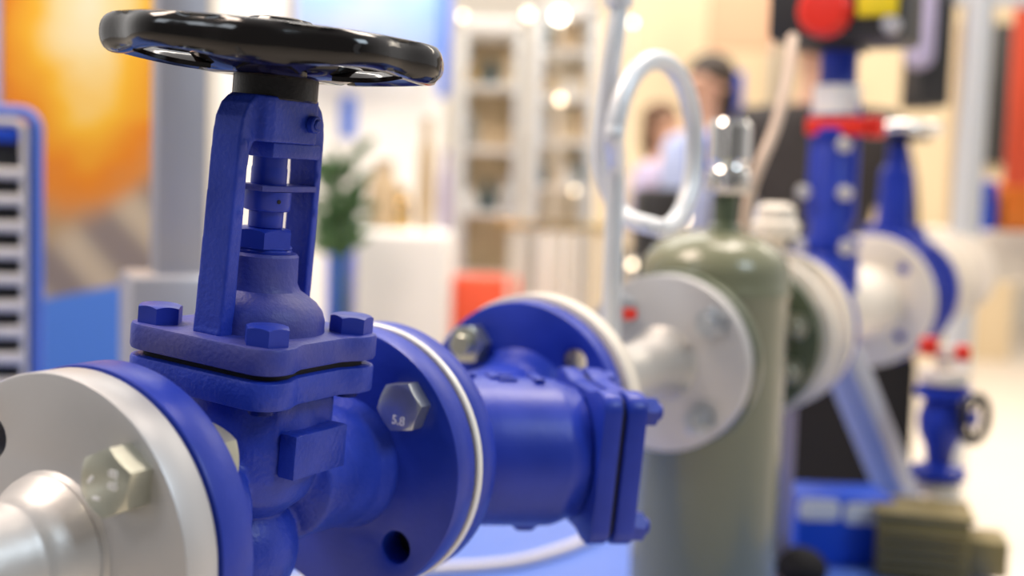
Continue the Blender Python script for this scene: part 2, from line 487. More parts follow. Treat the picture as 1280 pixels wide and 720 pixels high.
# pressed hub and five spokes under the rim
mb = MB()
mb.lathe([(0, .2046), (.0215, .2046), (.0250, .2034), (.031, .2036), (.0370, .2060), (.0410, .2092), (.0420, .2110), (.0400, .2122), (.033, .2105), (.029, .2100), (.024, .2130), (.018, .2200), (.0165, .2290), (.0145, .2312), (.010, .2320), (0, .2322)])
mb.build('wheel_hub', M['black'], HWH)
def spoke(psi):
    b = bmesh.new(); th = thn + psi; rows = []
    for i in range(19):
        t = i / 18; r = .034 + (.0690 - .034) * t
        z0 = .2065 + .0035 * t ** 2
        wd = .0165 - .0035 * math.sin(PI * t) + .0060 * t ** 3
        row = []
        for j in range(13):
            u = -1 + 2 * j / 12
            z = z0 + .0045 * (1 - abs(u) ** 2.4) * (1 - .4 * t)
            row.append(Vector((r, u * wd, z)))
        rows.append(row)
    rz = Matrix.Rotation(th, 3, 'Z')
    top = [[b.verts.new(rz @ v) for v in r] for r in rows]
    bot = [[b.verts.new(rz @ (v - Vector((0, 0, .0022)))) for v in r] for r in rows]
    for i in range(18):
        for j in range(12):
            b.faces.new((top[i][j], top[i + 1][j], top[i + 1][j + 1], top[i][j + 1]))
            b.faces.new((bot[i][j], bot[i][j + 1], bot[i + 1][j + 1], bot[i + 1][j]))
        b.faces.new((top[i][0], bot[i][0], bot[i + 1][0], top[i + 1][0]))
        b.faces.new((top[i][12], top[i + 1][12], bot[i + 1][12], bot[i][12]))
    bmesh.ops.recalc_face_normals(b, faces=b.faces[:])
    m_ = MB(); m_.bm.free(); m_.bm = b
    return m_
for k in range(5):
    spoke(math.radians(-6 + 72 * k)).build('spoke', M['black'], HWH, 50)
a_ = thn + math.radians(23)
MB().cyl(.0022, 0, .0006, T(.0804 * math.cos(a_), .0804 * math.sin(a_), .2172) @ Matrix.Rotation(a_, 4, 'Z') @ Matrix.Rotation(PI / 2, 4, 'Y'), 16, .0001).build('vent_hole', M['rubber'], HWH)

# ------------------------------------------------------------------ near silver flange and pipe
N = thing('flanged_pipe', 'silver pipe with a welded flange at the lower left corner of the photo', 'pipe', at(-.1002))
mb = MB(); flange(mb, .0738, -.0195, -.0014, bolt=.0562); mb.build('flange', M['silver'], N)
MB().cyl(.0500, -.0014, 0, LY, 64, .0001).build('gasket', M['rubber'], N)
MB().lathe([(.0, -.30), (.0235, -.30), (.0238, -.046), (.0250, -.0435), (.0252, -.0415), (.0246, -.0395), (.0258, -.035), (.0285, -.029), (.0312, -.0255), (.0322, -.0235), (.0318, -.0215), (.0338, -.0190), (0, -.019)], LY).build('pipe', M['silver_p'], N)
for sx, sz in ((1, 1), (1, -1)):
    o, mx = bolt(N, sx * q, -.0195, sz * q, .0248, .0125, 28 if sz > 0 else 5, M['zinc'])
    if sz > 0:
        text('8.8', .0068, .0005, 'strength_mark', M['stamp'], o, mx @ T(.0058, 0, .0125) @ rotm(62, 'Z'))
        mb = MB()
        for dx, dy in ((-.006, .0035), (-.0072, .0030), (-.0050, .0040), (-.006, -.0040), (-.0071, -.0036), (-.0048, -.0045)):
            mb.sphere((0, 0, 0), (.0009, .0009, .0006), mx @ T(dx, dy, .0125), 8)
        mb.build('maker_dots', M['stamp'], o)

# ------------------------------------------------------------------ gasket between valve and strainer
g = MB().lathe([(.03, .1020), (.0750, .1020), (.0758, .1028), (.0758, .1060), (.0750, .1068), (.03, .1068)], LY, 96).build('flange_gasket', M['gasket'])
g.matrix_world = FR
tag(g, 'thin white ring gasket squeezed between the two large blue flanges', 'gasket')
MB().lathe([(.03, .1002), (.0735, .1002), (.0735, .1085), (.03, .1085)], LY, 64).build('sealing_ring', M['rubber'], g)

# ------------------------------------------------------------------ Y strainer
ST = thing('y_strainer', 'blue cast strainer with a square bolted cover, between the white gasket and silver pipe', 'strainer', at(.0))
for y0, y1 in ((.1085, .1235), (.2885, .3065)):
    mb = MB(); flange(mb, .0748, y0, y1); mb.build('flange', M['blue_s'], ST)
DL = Vector((1, 1, 0)).normalized()
BR = T(0, .150, -.004) @ align(DL)           # branch frame: z along the branch
# make the branch frame's x horizontal-ish, y vertical
zx = DL; yy = Vector((0, 0, 1)); xx = yy.cross(zx)
BR = Matrix((xx, yy, zx)).transposed().to_4x4(); BR.translation = Vector((0, .152, -.005))
mb = MB()
mb.lathe([(0, .115), (.036, .118), (.033, .130), (.032, .15), (.033, .27), (.040, .285), (.044, .2905), (0, .2905)], LY)
mb.lathe([(0, -.02), (.034, -.015), (.0445, .010), (.0460, .045), (.0460, .088), (.0415, .099), (.041, .104), (0, .104)], BR)
mb.box((-.004, -.045, .076), (.010, .010, .014), .002, BR)
fuse(mb, 'strainer_body', M['blue_s'], ST, .0020, 5)
co = [(y, x) for x, y in plate_outline(.036, .0112, .0035)]
MB().prism(co, .104, .1165, [], .0018, BR).build('body_plate', M['blue_s'], ST)
MB().prism([(x * .93, y * .93) for x, y in co], .1165, .1195, [], 0, BR).build('cover_gasket', M['rubber'], ST)
CV = MB().prism(co, .1195, .1325, [], .0018, BR).build('cover', M['blue_s'], ST)
for sx in (-1, 1):
    for sy in (-1, 1):
        mx = BR @ T(sx * .036, sy * .036, .1325)
        o = MB().hexa(.0165, .0085, mx @ rotm(10 * sx, 'Z')).build('cover_nut', M['blue_s'], CV)
        MB().cyl(.0050, 0, .0125, mx, 20).build('stud', M['blue_s'], o)
mb = MB()     # raised casting marks on the top of the branch
for (z, x, w, d) in ((.030, 0, .012, .004), (.030, .010, .004, .010), (.047, .002, .005, .013), (.055, -.006, .012, .004), (.055, .006, .012, .004), (.075, 0, .006, .020)):
    mb.box((x, .0462 - abs(x) * .12, z), (d, .0035, w), .0007, BR)
mb.build('cast_mark', M['blue_s'], ST)
bolt(ST, -q, .2885, q, .0245, .013, 10, M['zinc'], -1, stud=.0075)
bolt(ST, q, .1255, -q, .0245, .013, 10, M['zinc'], 1, stud=.0075)

# ------------------------------------------------------------------ silver pipe to the tank
P2 = thing('flanged_pipe', 'silver pipe between the blue strainer and the olive tank, a flange on each end', 'pipe', at(0))
mb = MB(); flange(mb, .0790, .3085, .3265); mb.build('flange', M['cream'], P2)
mb = MB(); flange(mb, .0805, .566, .584, bolt=.0625, holes=False); mb.build('flange', M['silver'], P2)
MB().lathe([(0, .3265), (.036, .3265), (.029, .345), (.025, .36), (.0245, .52), (.0262, .535), (.029, .548), (.0305, .555), (.030, .560), (.0335, .566), (0, .566)], LY).build('pipe', M['silver_b'], P2)
q2 = .0625 / math.sqrt(2)
for sx, sz in ((1, 1), (1, -1), (-1, 1), (-1, -1)):
    bolt(P2, sx * q2, .566, sz * q2, .0245, .012, 12 + 20 * sz, M['zincblue'], -1, stud=.007)

# ------------------------------------------------------------------ gauge siphon (pigtail pipe)
def wpx(x, y, d): return W(x, y, d)
d0 = 1.0
base = at(.485).translation
sip = []
c_ = W(814, 181, 1.0); R_ = .068
ringdir = Vector((.44, .60, 0)).normalized()      # horizontal in-plane direction of the loop
nrm = ringdir.cross(Vector((0, 0, 1)))
low = W(764, 410, .99)
p_up = W(768, 190, .985)
pts = [Vector((low.x, low.y, base.z + .02)), low, W(766, 330, .985), W(768, 260, .985), W(769, 205, .98)]
# up the near side, over the top, down the far side, back round the bottom and up behind
for i in range(0, 33):
    a = PI - 2 * PI * (i / 32) * .78
    o_ = nrm * (.014 * (i / 32))
    pts.append(c_ + ringdir * (R_ * .86 * math.cos(a)) + Vector((0, 0, R_ * math.sin(a))) + o_)
e_ = pts[-1]
pts += [W(783, 272, 1.03), W(764, 246, 1.03), W(753, 200, 1.03), W(757, 145, 1.02), W(766, 70, 1.01), W(774, 6, 1.01), W(776, -40, 1.01)]
def smooth_path(P, k=4):
    out = []
    n = len(P)
    for i in range(n - 1):
        p0, p1, p2, p3 = P[max(i - 1, 0)], P[i], P[i + 1], P[min(i + 2, n - 1)]
        for j in range(k):
            t = j / k
            out.append(.5 * ((2 * p1) + (-p0 + p2) * t + (2 * p0 - 5 * p1 + 4 * p2 - p3) * t * t + (-p0 + 3 * p1 - 3 * p2 + p3) * t ** 3))
    out.append(P[-1]); return out
SI = thing('gauge_siphon', 'bare steel pigtail siphon tube looping once above the silver pipe', 'pipe', T(*base))
inv = Matrix.Translation(-base)
sp_ = [inv @ p for p in smooth_path(pts)]; ns_ = len(sp_)
MB().tube(sp_, .0078, 14).build('tube', M['alu_l'], SI)
tp = inv @ W(774, 2, 1.01)
MB().cyl(.0120, -.004, .012, T(*tp), 20).build('union_nut', M['alu_l'], SI)
rb = inv @ W(779, 392, .99)
MB().lathe([(0, 0), (.005, 0), (.005, .008), (.003, .011), (0, .011)], T(*rb) @ rotm(90, 'Y'), 16).build('red_plug', M['red'], SI)

# ------------------------------------------------------------------ platform (blue plinth the rig stands on)
PZ = .80
pf = MB()
pf.prism([(-1.4, .95), (.50, .95), (.64, 1.72), (-1.4, 1.72)], 0, PZ, [], .004)
tag(pf.build('display_plinth', M['platform']), 'light blue plinth under the whole row of pipework', 'plinth')
cb = [W(x, y, 0) for x, y in ((0, 0),)]
def onplane(x, y, z):
    d = (fw + RT * ((x - 640) / F_PX) + UP * ((360 - y) / F_PX)); o = Vector((0, 0, CAM_H)); t = (z - CAM_H) / d.z
    return o + d * t
cp = [onplane(x, y, PZ + .006) for x, y in ((300, 730), (440, 722), (540, 712), (600, 708), (650, 702), (700, 688), (735, 674), (790, 650), (860, 640))]
tag(MB().tube(smooth_path(cp), .0062, 12).build('white_cable', M['white']), 'white cable lying on the light blue plinth below the strainer', 'cable')

# ------------------------------------------------------------------ olive tank
TA = .705
tb = (FR0 @ T(0, TA, 0)).translation
TK = thing('pressure_vessel', 'upright olive green steel tank with a domed top and chrome fitting', 'tank', T(tb.x, tb.y, PZ))
zc = tb.z - PZ
r = .0735
pr = [(0, 0), (r * .7, 0), (r, .03), (r, zc + .054), (r + .0012, zc + .056), (r + .0012, zc + .062), (r, zc + .064), (r, zc + .075)]
for i in range(1, 12):
    a = PI / 2 * i / 11
    pr.append((r * math.cos(a) ** .8 if i < 11 else 0, zc + .075 + .044 * math.sin(a)))
MB().lathe(pr).build('shell', M['olive'], TK)
MB().lathe([(0, zc + .11), (.019, zc + .112), (.017, zc + .122), (.012, zc + .126), (.0125, zc + .158), (0, zc + .158)], T(.007, 0, 0)).build('neck', M['olive_d'], TK)
MB().lathe([(0, zc + .155), (.021, zc + .155), (.0225, zc + .160), (.0225, zc + .176), (.019, zc + .180), (.0185, zc + .183), (.0215, zc + .187), (.0215, zc + .222), (.018, zc + .227), (0, zc + .228)], T(.008, 0, 0)).build('chrome_fitting', M['chrome'], TK)
# nozzle flanges belong to the tank
mx0 = T(-tb.x, -tb.y, -PZ) @ FR
mb = MB(); flange(mb, .0830, .586, .603, bolt=.0625, holes=False)
mb.lathe([(0, .603), (.032, .603), (.027, .62), (.027, .70), (0, .70)], LY)
for v in mb.bm.verts: v.co = mx0 @ v.co
mb.build('inlet_nozzle', M['olive_d'], TK)
mb = MB(); flange(mb, .0840, .800, .818, bolt=.0625, holes=False)
mb.lathe([(0, .70), (.027, .70), (.027, .785), (.034, .80), (0, .80)], LY)
for v in mb.bm.verts: v.co = mx0 @ v.co
mb.build('outlet_nozzle', M['olive_d'], TK)
for ang in (-22, 22, -70):
    a = math.radians(ang)
    mx = mx0 @ T(.064 * math.cos(a), .800, .064 * math.sin(a)) @ Matrix.Rotation(PI / 2, 4, 'X')
    MB().hexa(.024, .014, mx).cyl(.0075, 0, .022, mx, 20).build('flange_nut', M['zinc'], TK)

# hose running up from the tank shoulder
hp = [W(930, 296, 1.28), W(932, 280, 1.28), W(938, 240, 1.28), W(950, 205, 1.28), W(966, 168, 1.29), W(976, 135, 1.30), W(984, 100, 1.32), W(988, 70, 1.34), W(991, 47, 1.36)]
tag(MB().tube(smooth_path(hp), .0066, 12).build('beige_hose', M['hose']), 'thin beige hose rising from the olive tank to the dark actuator box', 'hose')

# ------------------------------------------------------------------ actuated valve behind the tank
AV = thing('control_valve', 'blue valve with white body flanges under a dark actuator box', 'valve', at(1.0, FR0))
def fl2(name, R, y0, y1, m, par, bolt=.07, holes=True, n=4):
    mb = MB(); flange(mb, R, y0, y1, bolt=bolt, hole=.009, holes=holes, n=n); return mb.build(name, m, par)
fl2('flange', .090, -.165, -.145, M['cream'], AV, holes=False)
fl2('flange', .092, -.09, -.07, M['cream'], AV, holes=False)
MB().lathe([(0, -.18), (.05, -.18), (.05, -.165), (.07, -.145), (.075, -.09), (.06, -.07), (.045, -.03), (.045, .36), (.055, .385), (0, .385)], LY).build('valve_body', M['cream'], AV)
fl2('flange', .092, -.066, -.05, M['blue_s'], AV, holes=False)
for ang in (-30, 30, 60):
    a = math.radians(ang); mx = T(.072 * math.cos(a), -.165, .072 * math.sin(a)) @ Matrix.Rotation(PI / 2, 4, 'X')
    MB().hexa(.022, .012, mx).build('flange_nut', M['silver_b'], AV)
yA = .165
def lz(x, y): # pixel height -> local z near the stem
    return (W(x, y, 1.62).z - (at(1.0, FR0).translation).z)
mb = MB()
mb.lathe([(0, .02), (.040, .03), (.040, .075), (.034, .085), (.028, .10), (.027, .28), (.024, .285), (.024, .36), (0, .36)], T(0, yA, 0))
mb.cyl(.040, .088, .100, T(0, yA, 0)); mb.cyl(.034, .232, .244, T(0, yA, 0))
mb.box((0, yA, .20), (.066, .020, .16), .006)
mb.build('bonnet', M['blue_s'], AV)
mb = MB().lathe([(0, .03), (.012, .03), (.012, .105), (.026, .107), (.028, .122), (.022, .128), (.022, .140), (.014, .146), (0, .146)], T(.004, -.105, 0))
mb.build('vent_cap', M['cream'], AV)
MB().lathe([(.030, .262), (.031, .262), (.031, .300), (.030, .300)], T(0, yA, 0)).build('white_label', M['white'], AV)
rb_ = MB().box((.006, yA - .022, .246), (.078, .018, .024), .005).box((.05, yA, .247), (.026, .03, .028), .005)
rb_.build('red_lever', M['red'], AV)
for x_, z_ in ((-.03, .16), (.024, .16), (.03, .09), (-.03, .09), (.02, .222)):
    MB().hexa(.018, .010, T(x_, yA - .026, z_) @ Matrix.Rotation(PI / 2, 4, 'X')).build('bonnet_nut', M['silver_b'], AV)
BX = MB().box((.006, yA, .405), (.172, .13, .105), .010).box((0, yA, .350), (.06, .06, .012), .002)
bx = BX.build('actuator_box', M['dark'], AV)
MB().lathe([(0, 0), (.034, 0), (.034, .012), (.026, .020), (0, .022)], T(-.004, yA - .065, .388) @ Matrix.Rotation(PI / 2, 4, 'X'), 40).build('red_knob', M['red'], bx)
MB().box((.060, yA - .068, .397), (.050, .008, .036), .003).build('yellow_label', M['yellow'], bx)
MB().lathe([(0, 0), (.012, 0), (.010, .02), (0, .02)], T(.078, yA - .062, .368) @ Matrix.Rotation(PI / 2, 4, 'X'), 16).build('cable_gland', M['alu'], bx)

# ------------------------------------------------------------------ gate valve behind it
GV = thing('gate_valve', 'blue gate valve with a chromed handwheel and a cream blind flange, further along the row', 'valve', at(1.45, FR0))
fl2('blind_flange', .100, -.04, -.02, M['cream'], GV, bolt=.072)
MB().lathe([(0, -.055), (.045, -.055), (.05, -.04), (0, -.04)], LY).build('flange_boss', M['cream'], GV)
fl2('flange', .104, .03, .05, M['blue_s'], GV, holes=False)
fl2('flange', .100, .18, .20, M['blue_s'], GV, holes=False)
mb = MB().lathe([(0, -.02), (.055, -.02), (.055, .20), (0, .20)], LY)
mb.lathe([(0, .0), (.06, .02), (.055, .09), (.05, .10), (.032, .105), (.028, .12), (.026, .20), (.018, .21), (.016, .245), (0, .245)], T(0, .14, 0))
mb.cyl(.048, .100, .112, T(0, .14, 0))
mb.build('valve_body', M['blue_s'], GV)
hw = MB()
hw.tube([(.058 * math.cos(2 * PI * i / 40), .14 + .058 * math.sin(2 * PI * i / 40), .268) for i in range(40)], .0105, 12, closed=True)
hw.build('wheel_rim', M['chrome'], GV)
mb = MB().cyl(.016, .238, .275, T(0, .14, 0)).cyl(.05, .250, .256, T(0, .14, 0))
for k in range(4):
    a = PI / 2 * k + .5
    mb.tube([(.01 * math.cos(a), .14 + .01 * math.sin(a), .252), (.048 * math.cos(a), .14 + .048 * math.sin(a), .254)], .005, 8)
mb.build('wheel_spokes', M['black'], GV)
# cream pipe run beyond
PR = thing('steel_pipe', 'cream pipe run with flanges leading away beyond the gate valve', 'pipe', at(1.75, FR0))
MB().cyl(.036, -.10, .55, LY).build('pipe', M['cream'], PR)
for y_ in (.02, .12, .20, .50):
    fl2('flange', .085, y_, y_ + .022, M['cream'], PR, holes=False)

# ------------------------------------------------------------------ stands
def post(name, label, cat, p_top, p_bot, w, m, d=None, group=None):
    v = Vector(p_bot) - Vector(p_top); L = v.length
    q_ = v.to_track_quat('Z', 'X').to_matrix().to_4x4(); q_.translation = Vector(p_top)
    t = thing(name, label, cat, T(*p_bot), group)
    mb = MB().box((0, 0, L / 2), (w, (d or w), L), .003)
    for s_ in (-1, 1):     # slots of the profile
        mb.box((s_ * w / 2, 0, L / 2), (.003, w * .25, L * .98), .0005)
    for v_ in mb.bm.verts: v_.co = (Matrix.Translation(-Vector(p_bot)) @ q_) @ v_.co
    mb.build('profile', m, t)
    MB().box((0, 0, .004), (w * 1.8, w * 1.8, .008), .001).build('foot_plate', m, t)
    return t
pt_ = W(978, 450, 1.42); pt_b = Vector((pt_.x, pt_.y, PZ))
post('support_post', 'upright mauve grey profile post just behind the olive tank', 'post', (pt_.x, pt_.y, pt_.z + .06), pt_b, .034, M['mauve'])
a1 = W(1050, 440, 1.55); a2 = W(1115, 622, 1.50); a2 = onplane(1136, 650, PZ)
post('diagonal_strut', 'slanting galvanised strut from the cream flanges down to the olive brown motor', 'strut', a1, a2, .036, M['galv'], .046)

# grey square post at left with its sleeve
LP = W(222, 300, 1.30)
GP = thing('square_post', 'thick grey aluminium post in a wider sleeve, left behind the handwheel', 'post', T(LP.x, LP.y, PZ) @ rotm(24, 'Z'))
MB().box((0, 0, .55), (.050, .050, 1.10), .003).box((.0, 0, .55), (.052, .014, 1.09), .001).build('profile', M['alu'], GP)
zt = W(200, 343, 1.27).z - PZ
SL = MB().box((0, 0, zt / 2), (.108, .108, zt), .007).build('sleeve', M['alu'], GP)
cb_ = Matrix.Translation((-.030, -.054, zt - .062)) @ Matrix.Rotation(PI / 2, 4, 'X')
MB().hexa(.013, .008, cb_).build('clamp_screw', M['brass'], SL)
wp = W(364, 10, 2.6)
tag(MB().cyl(.012, 0, 2.6, T(wp.x, wp.y, 0), 16).build('thin_white_pole', M['white']), 'thin white pole rising directly behind the black handwheel', 'pole')

# heat exchanger / slatted unit on the far left
HX = thing('plate_heat_exchanger', 'blue framed unit with pale horizontal slats at the left edge of the photo', 'heat exchanger', T(W(0, 300, 1.5).x, W(0, 300, 1.5).y, PZ) @ rotm(8, 'Z'))
ztop = W(20, 140, 1.5).z - PZ
def rrect(w, h, r_, n=8):
    p = []
    for cx, cy, a0 in ((w - r_, h - r_, 0), (-w + r_, h - r_, 90), (-w + r_, r_, 180), (w - r_, r_, 270)):
        for i in range(n + 1):
            a = math.radians(a0 + 90 * i / n); p.append((cx + r_ * math.cos(a), cy + r_ * math.sin(a)))
    return p
XZ = Matrix(((1, 0, 0, 0), (0, 0, 1, 0), (0, 1, 0, 0), (0, 0, 0, 1)))
oc = rrect(.044, ztop, .022); oc2 = rrect(.030, ztop - .012, .014)
MB().tube([(x, 0, z) for x, z in oc], .0075, 12, closed=True).build('outer_frame', M['platform'], HX)
MB().tube([(x, -.006, z) for x, z in oc2], .0040, 10, closed=True).build('inner_frame', M['white'], HX)
MB().box((0, .022, ztop / 2), (.078, .02, ztop - .03), .003).build('core', M['dark'], HX)
MB().box((-.002, -.004, ztop - .028), (.05, .01, .018), .003).build('head_plate', M['royal'], HX)
k = 0
z_ = ztop - .075
while z_ > .03:
    MB().box((0, 0, z_), (.058, .024, .013), .004).build('slat', M['white'], HX); z_ -= .0325

# printed banner wall behind
def poster_mat():
    m = bpy.data.materials.new('printed_burst_graphic'); m.use_nodes = True
    nt = m.node_tree; n = nt.nodes; l = nt.links; p = n['Principled BSDF']; p.inputs['Roughness'].default_value = .45
    tc = n.new('ShaderNodeTexCoord'); sp = n.new('ShaderNodeSeparateXYZ'); l.new(tc.outputs['Object'], sp.inputs[0])
    def math_(op, a, b=None, c=None):
        q_ = n.new('ShaderNodeMath'); q_.operation = op
        for i, v in enumerate((a, b, c)):
            if v is None: continue
            if isinstance(v, (int, float)): q_.inputs[i].default_value = v
            else: l.new(v, q_.inputs[i])
        return q_.outputs[0]
    X, Z = sp.outputs['X'], sp.outputs['Z']
    no = n.new('ShaderNodeTexNoise'); no.inputs['Scale'].default_value = 9; l.new(tc.outputs['Object'], no.inputs['Vector'])
    # burst centre is printed at (0, .36): yellow white heart, orange edge
    dx = math_('MULTIPLY', math_('SUBTRACT', X, .0), 1.6); dz = math_('MULTIPLY', math_('SUBTRACT', Z, .37), .75)
    dist = math_('SQRT', math_('ADD', math_('MULTIPLY', dx, dx), math_('MULTIPLY', dz, dz)))
    dist = math_('ADD', dist, math_('MULTIPLY', math_('SUBTRACT', no.outputs['Fac'], .5), .16))
    r = n.new('ShaderNodeValToRGB'); e = r.color_ramp.elements
    e[0].position = .0; e[0].color = (1, .93, .62, 1); e[1].position = .34; e[1].color = (.50, .33, .16, 1)
    for pos, c in ((.09, (1, .80, .35, 1)), (.155, (1, .56, .03, 1)), (.24, (.86, .26, .01, 1))):
        x = e.new(pos); x.color = c
    l.new(dist, r.inputs['Fac'])
    # diagonal streaks of the lower print
    wv = n.new('ShaderNodeTexWave'); wv.inputs['Scale'].default_value = 2.6; wv.inputs['Distortion'].default_value = 1.5
    mp = n.new('ShaderNodeMapping'); mp.inputs['Rotation'].default_value = (0, .75, 0)
    l.new(tc.outputs['Object'], mp.inputs['Vector']); l.new(mp.outputs[0], wv.inputs['Vector'])
    r2 = n.new('ShaderNodeValToRGB'); e = r2.color_ramp.elements
    e[0].position = .2; e[0].color = (.30, .24, .19, 1); e[1].position = .95; e[1].color = (.62, .50, .32, 1)
    l.new(wv.outputs['Fac'], r2.inputs['Fac'])
    def mix(f, a, b):
        q_ = n.new('ShaderNodeMix'); q_.data_type = 'RGBA'; l.new(f, q_.inputs[0])
        for s_, v in ((6, a), (7, b)):
            if isinstance(v, tuple): q_.inputs[s_].default_value = v
            else: l.new(v, q_.inputs[s_])
        return q_.outputs[2]
    def step(v, lo, hi):
        q_ = n.new('ShaderNodeMapRange'); l.new(v, q_.inputs[0]); q_.inputs[1].default_value = lo; q_.inputs[2].default_value = hi; return q_.outputs[0]
    line1 = math_('ADD', Z, math_('MULTIPLY', X, -.62))          # lower edge of the burst
    c1 = mix(step(line1, -.045, .005), r2.outputs['Color'], r.outputs['Color'])
    line2 = math_('ADD', Z, math_('MULTIPLY', X, -.22))
    c2 = mix(step(line2, -.152, -.145), (.10, .26, .72, 1), c1)
    l.new(c2, p.inputs['Base Color'])
    return m
bc = W(112, 260, 2.2)
BN = thing('banner_wall', 'printed panel with a yellow orange burst over a blue foot, left behind the grey post', 'banner', T(bc.x, bc.y, 0) @ rotm(6, 'Z'))
pz = bc.z
bo = MB().box((0, 0, 0), (.30, .02, 2.2), .002).build('printed_panel', poster_mat(), BN); bo.location = (0, 0, pz)
MB().box((-.165, -.004, 1.10), (.026, .03, 2.2), .004).build('edge_profile', M['skyblue'], BN)
MB().box((-.215, .0, 1.10), (.07, .02, 2.2), .004).build('side_panel', M['skyblue'], BN)

# ------------------------------------------------------------------ olive brown motor, small valve at right
om = onplane(1165, 760, PZ)
om = W(1158, 690, 1.48)
MO = thing('finned_motor', 'olive brown finned motor block at the lower right', 'motor', T(om.x, om.y, PZ) @ rotm(-14, 'Z'))
tz = W(1165, 640, 1.48).z - PZ
MB().box((-.008, 0, tz / 2), (.106, .085, tz), .006).build('housing', M['brownol'], MO)
for i in range(5):
    MB().box((-.008, -.044, .008 + i * (tz - .012) / 5), (.100, .010, .004), .001).build('cooling_fin', M['brownol'], MO)
MB().box((.066, 0, tz * .42), (.046, .060, tz * .62), .005).build('terminal_box', M['brownol'], MO)
MB().box((-.008, 0, tz + .004), (.112, .090, .008), .002).build('lid', M['brownol'], MO)

sv = W(1172, 600, 1.56)
SV = thing('small_globe_valve', 'small blue valve with black handwheel on a short pipe above the olive brown motor', 'valve', T(sv.x, sv.y, 0))
def sz(y): return W(1172, y, 1.56).z
zb = PZ + tz + .008
MB().cyl(.012, zb - .0, sz(430), None, 24).build('pipe', M['cream'], SV)
MB().lathe([(.012, sz(596)), (.034, sz(596)), (.034, sz(584)), (.016, sz(578)), (.018, sz(560)), (.027, sz(540)), (.029, sz(520)), (.022, sz(498)), (.034, sz(494)), (.034, sz(482)), (.012, sz(480))]).build('valve_body', M['blue_s'], SV)
MB().cyl(.028, sz(616), sz(600)).build('lower_flange', M['cream'], SV)
MB().cyl(.030, sz(476), sz(460)).build('upper_flange', M['cream'], SV)
hx = T(0, 0, sz(515)) @ rotm(-52, 'Z') @ Matrix.Rotation(PI / 2, 4, 'Y')
MB().cyl(.010, .015, .046, hx).build('stem', M['blue_s'], SV)
mb = MB().tube([(.028 * math.cos(2 * PI * i / 32), .028 * math.sin(2 * PI * i / 32), .046) for i in range(32)], .0058, 10, hx, True)
for k in range(3):
    a = 2 * PI * k / 3 + .3; mb.tube([(0, 0, .040), (.028 * math.cos(a), .028 * math.sin(a), .040)], .003, 8, hx)
mb.build('handwheel', M['black'], SV)
MB().box((.018, -.012, sz(437)), (.014, .018, .020), .003).build('red_cap', M['red'], SV)
MB().box((-.026, -.012, sz(430)), (.020, .018, .022), .003).build('red_cap', M['red'], SV)

# royal blue box with two white labels on the plinth
rb = W(1052, 690, 1.50)
BLX = thing('blue_case', 'royal blue case with two white rounded labels, between the mauve post and the motor', 'case', T(rb.x, rb.y + .03, PZ))
hz = W(1052, 618, 1.5).z - PZ
MB().box((0, 0, hz / 2), (.118, .08, hz), .004).build('case_body', M['royal'], BLX)
for dx in (-.033, .022):
    MB().prism(rrect(.025, .026, .008), 0, .002, [], .0004, T(dx, -.040, hz - .031 - dx * .06) @ Matrix(((1, 0, 0, 0), (0, 0, -1, 0), (0, 1, 0, 0), (0, 0, 0, 1)))).build('white_label', M['gasket'], BLX)
sh = onplane(1008, 700, PZ)
tag(MB().sphere((0, 0, .020), (.030, .042, .022)).box((0, -.01, .006), (.045, .07, .012), .004).build('black_shoe_form', M['trou']), 'black rounded clamp on the plinth in front of the blue case', 'footwear').location = (W(1002, 690, 1.42).x, W(1002, 690, 1.42).y, PZ)  # rounded black form standing in for a shoe

# white pole, right
wp = W(1212, 200, 2.95)
WPO = thing('white_pole', 'tall white metal pole right of the gate valve', 'pole', T(wp.x, wp.y, 0))
MB().cyl(.034, 0, 2.6, None, 32).build('tube', M['alu_l'], WPO)
MB().cyl(.06, 0, .012, None, 32).build('foot_plate', M['alu_l'], WPO)
MB().box((.06, 0, W(1230, 2, 2.95).z), (.24, .03, .03), .004).build('cross_arm', M['alu_l'], WPO)

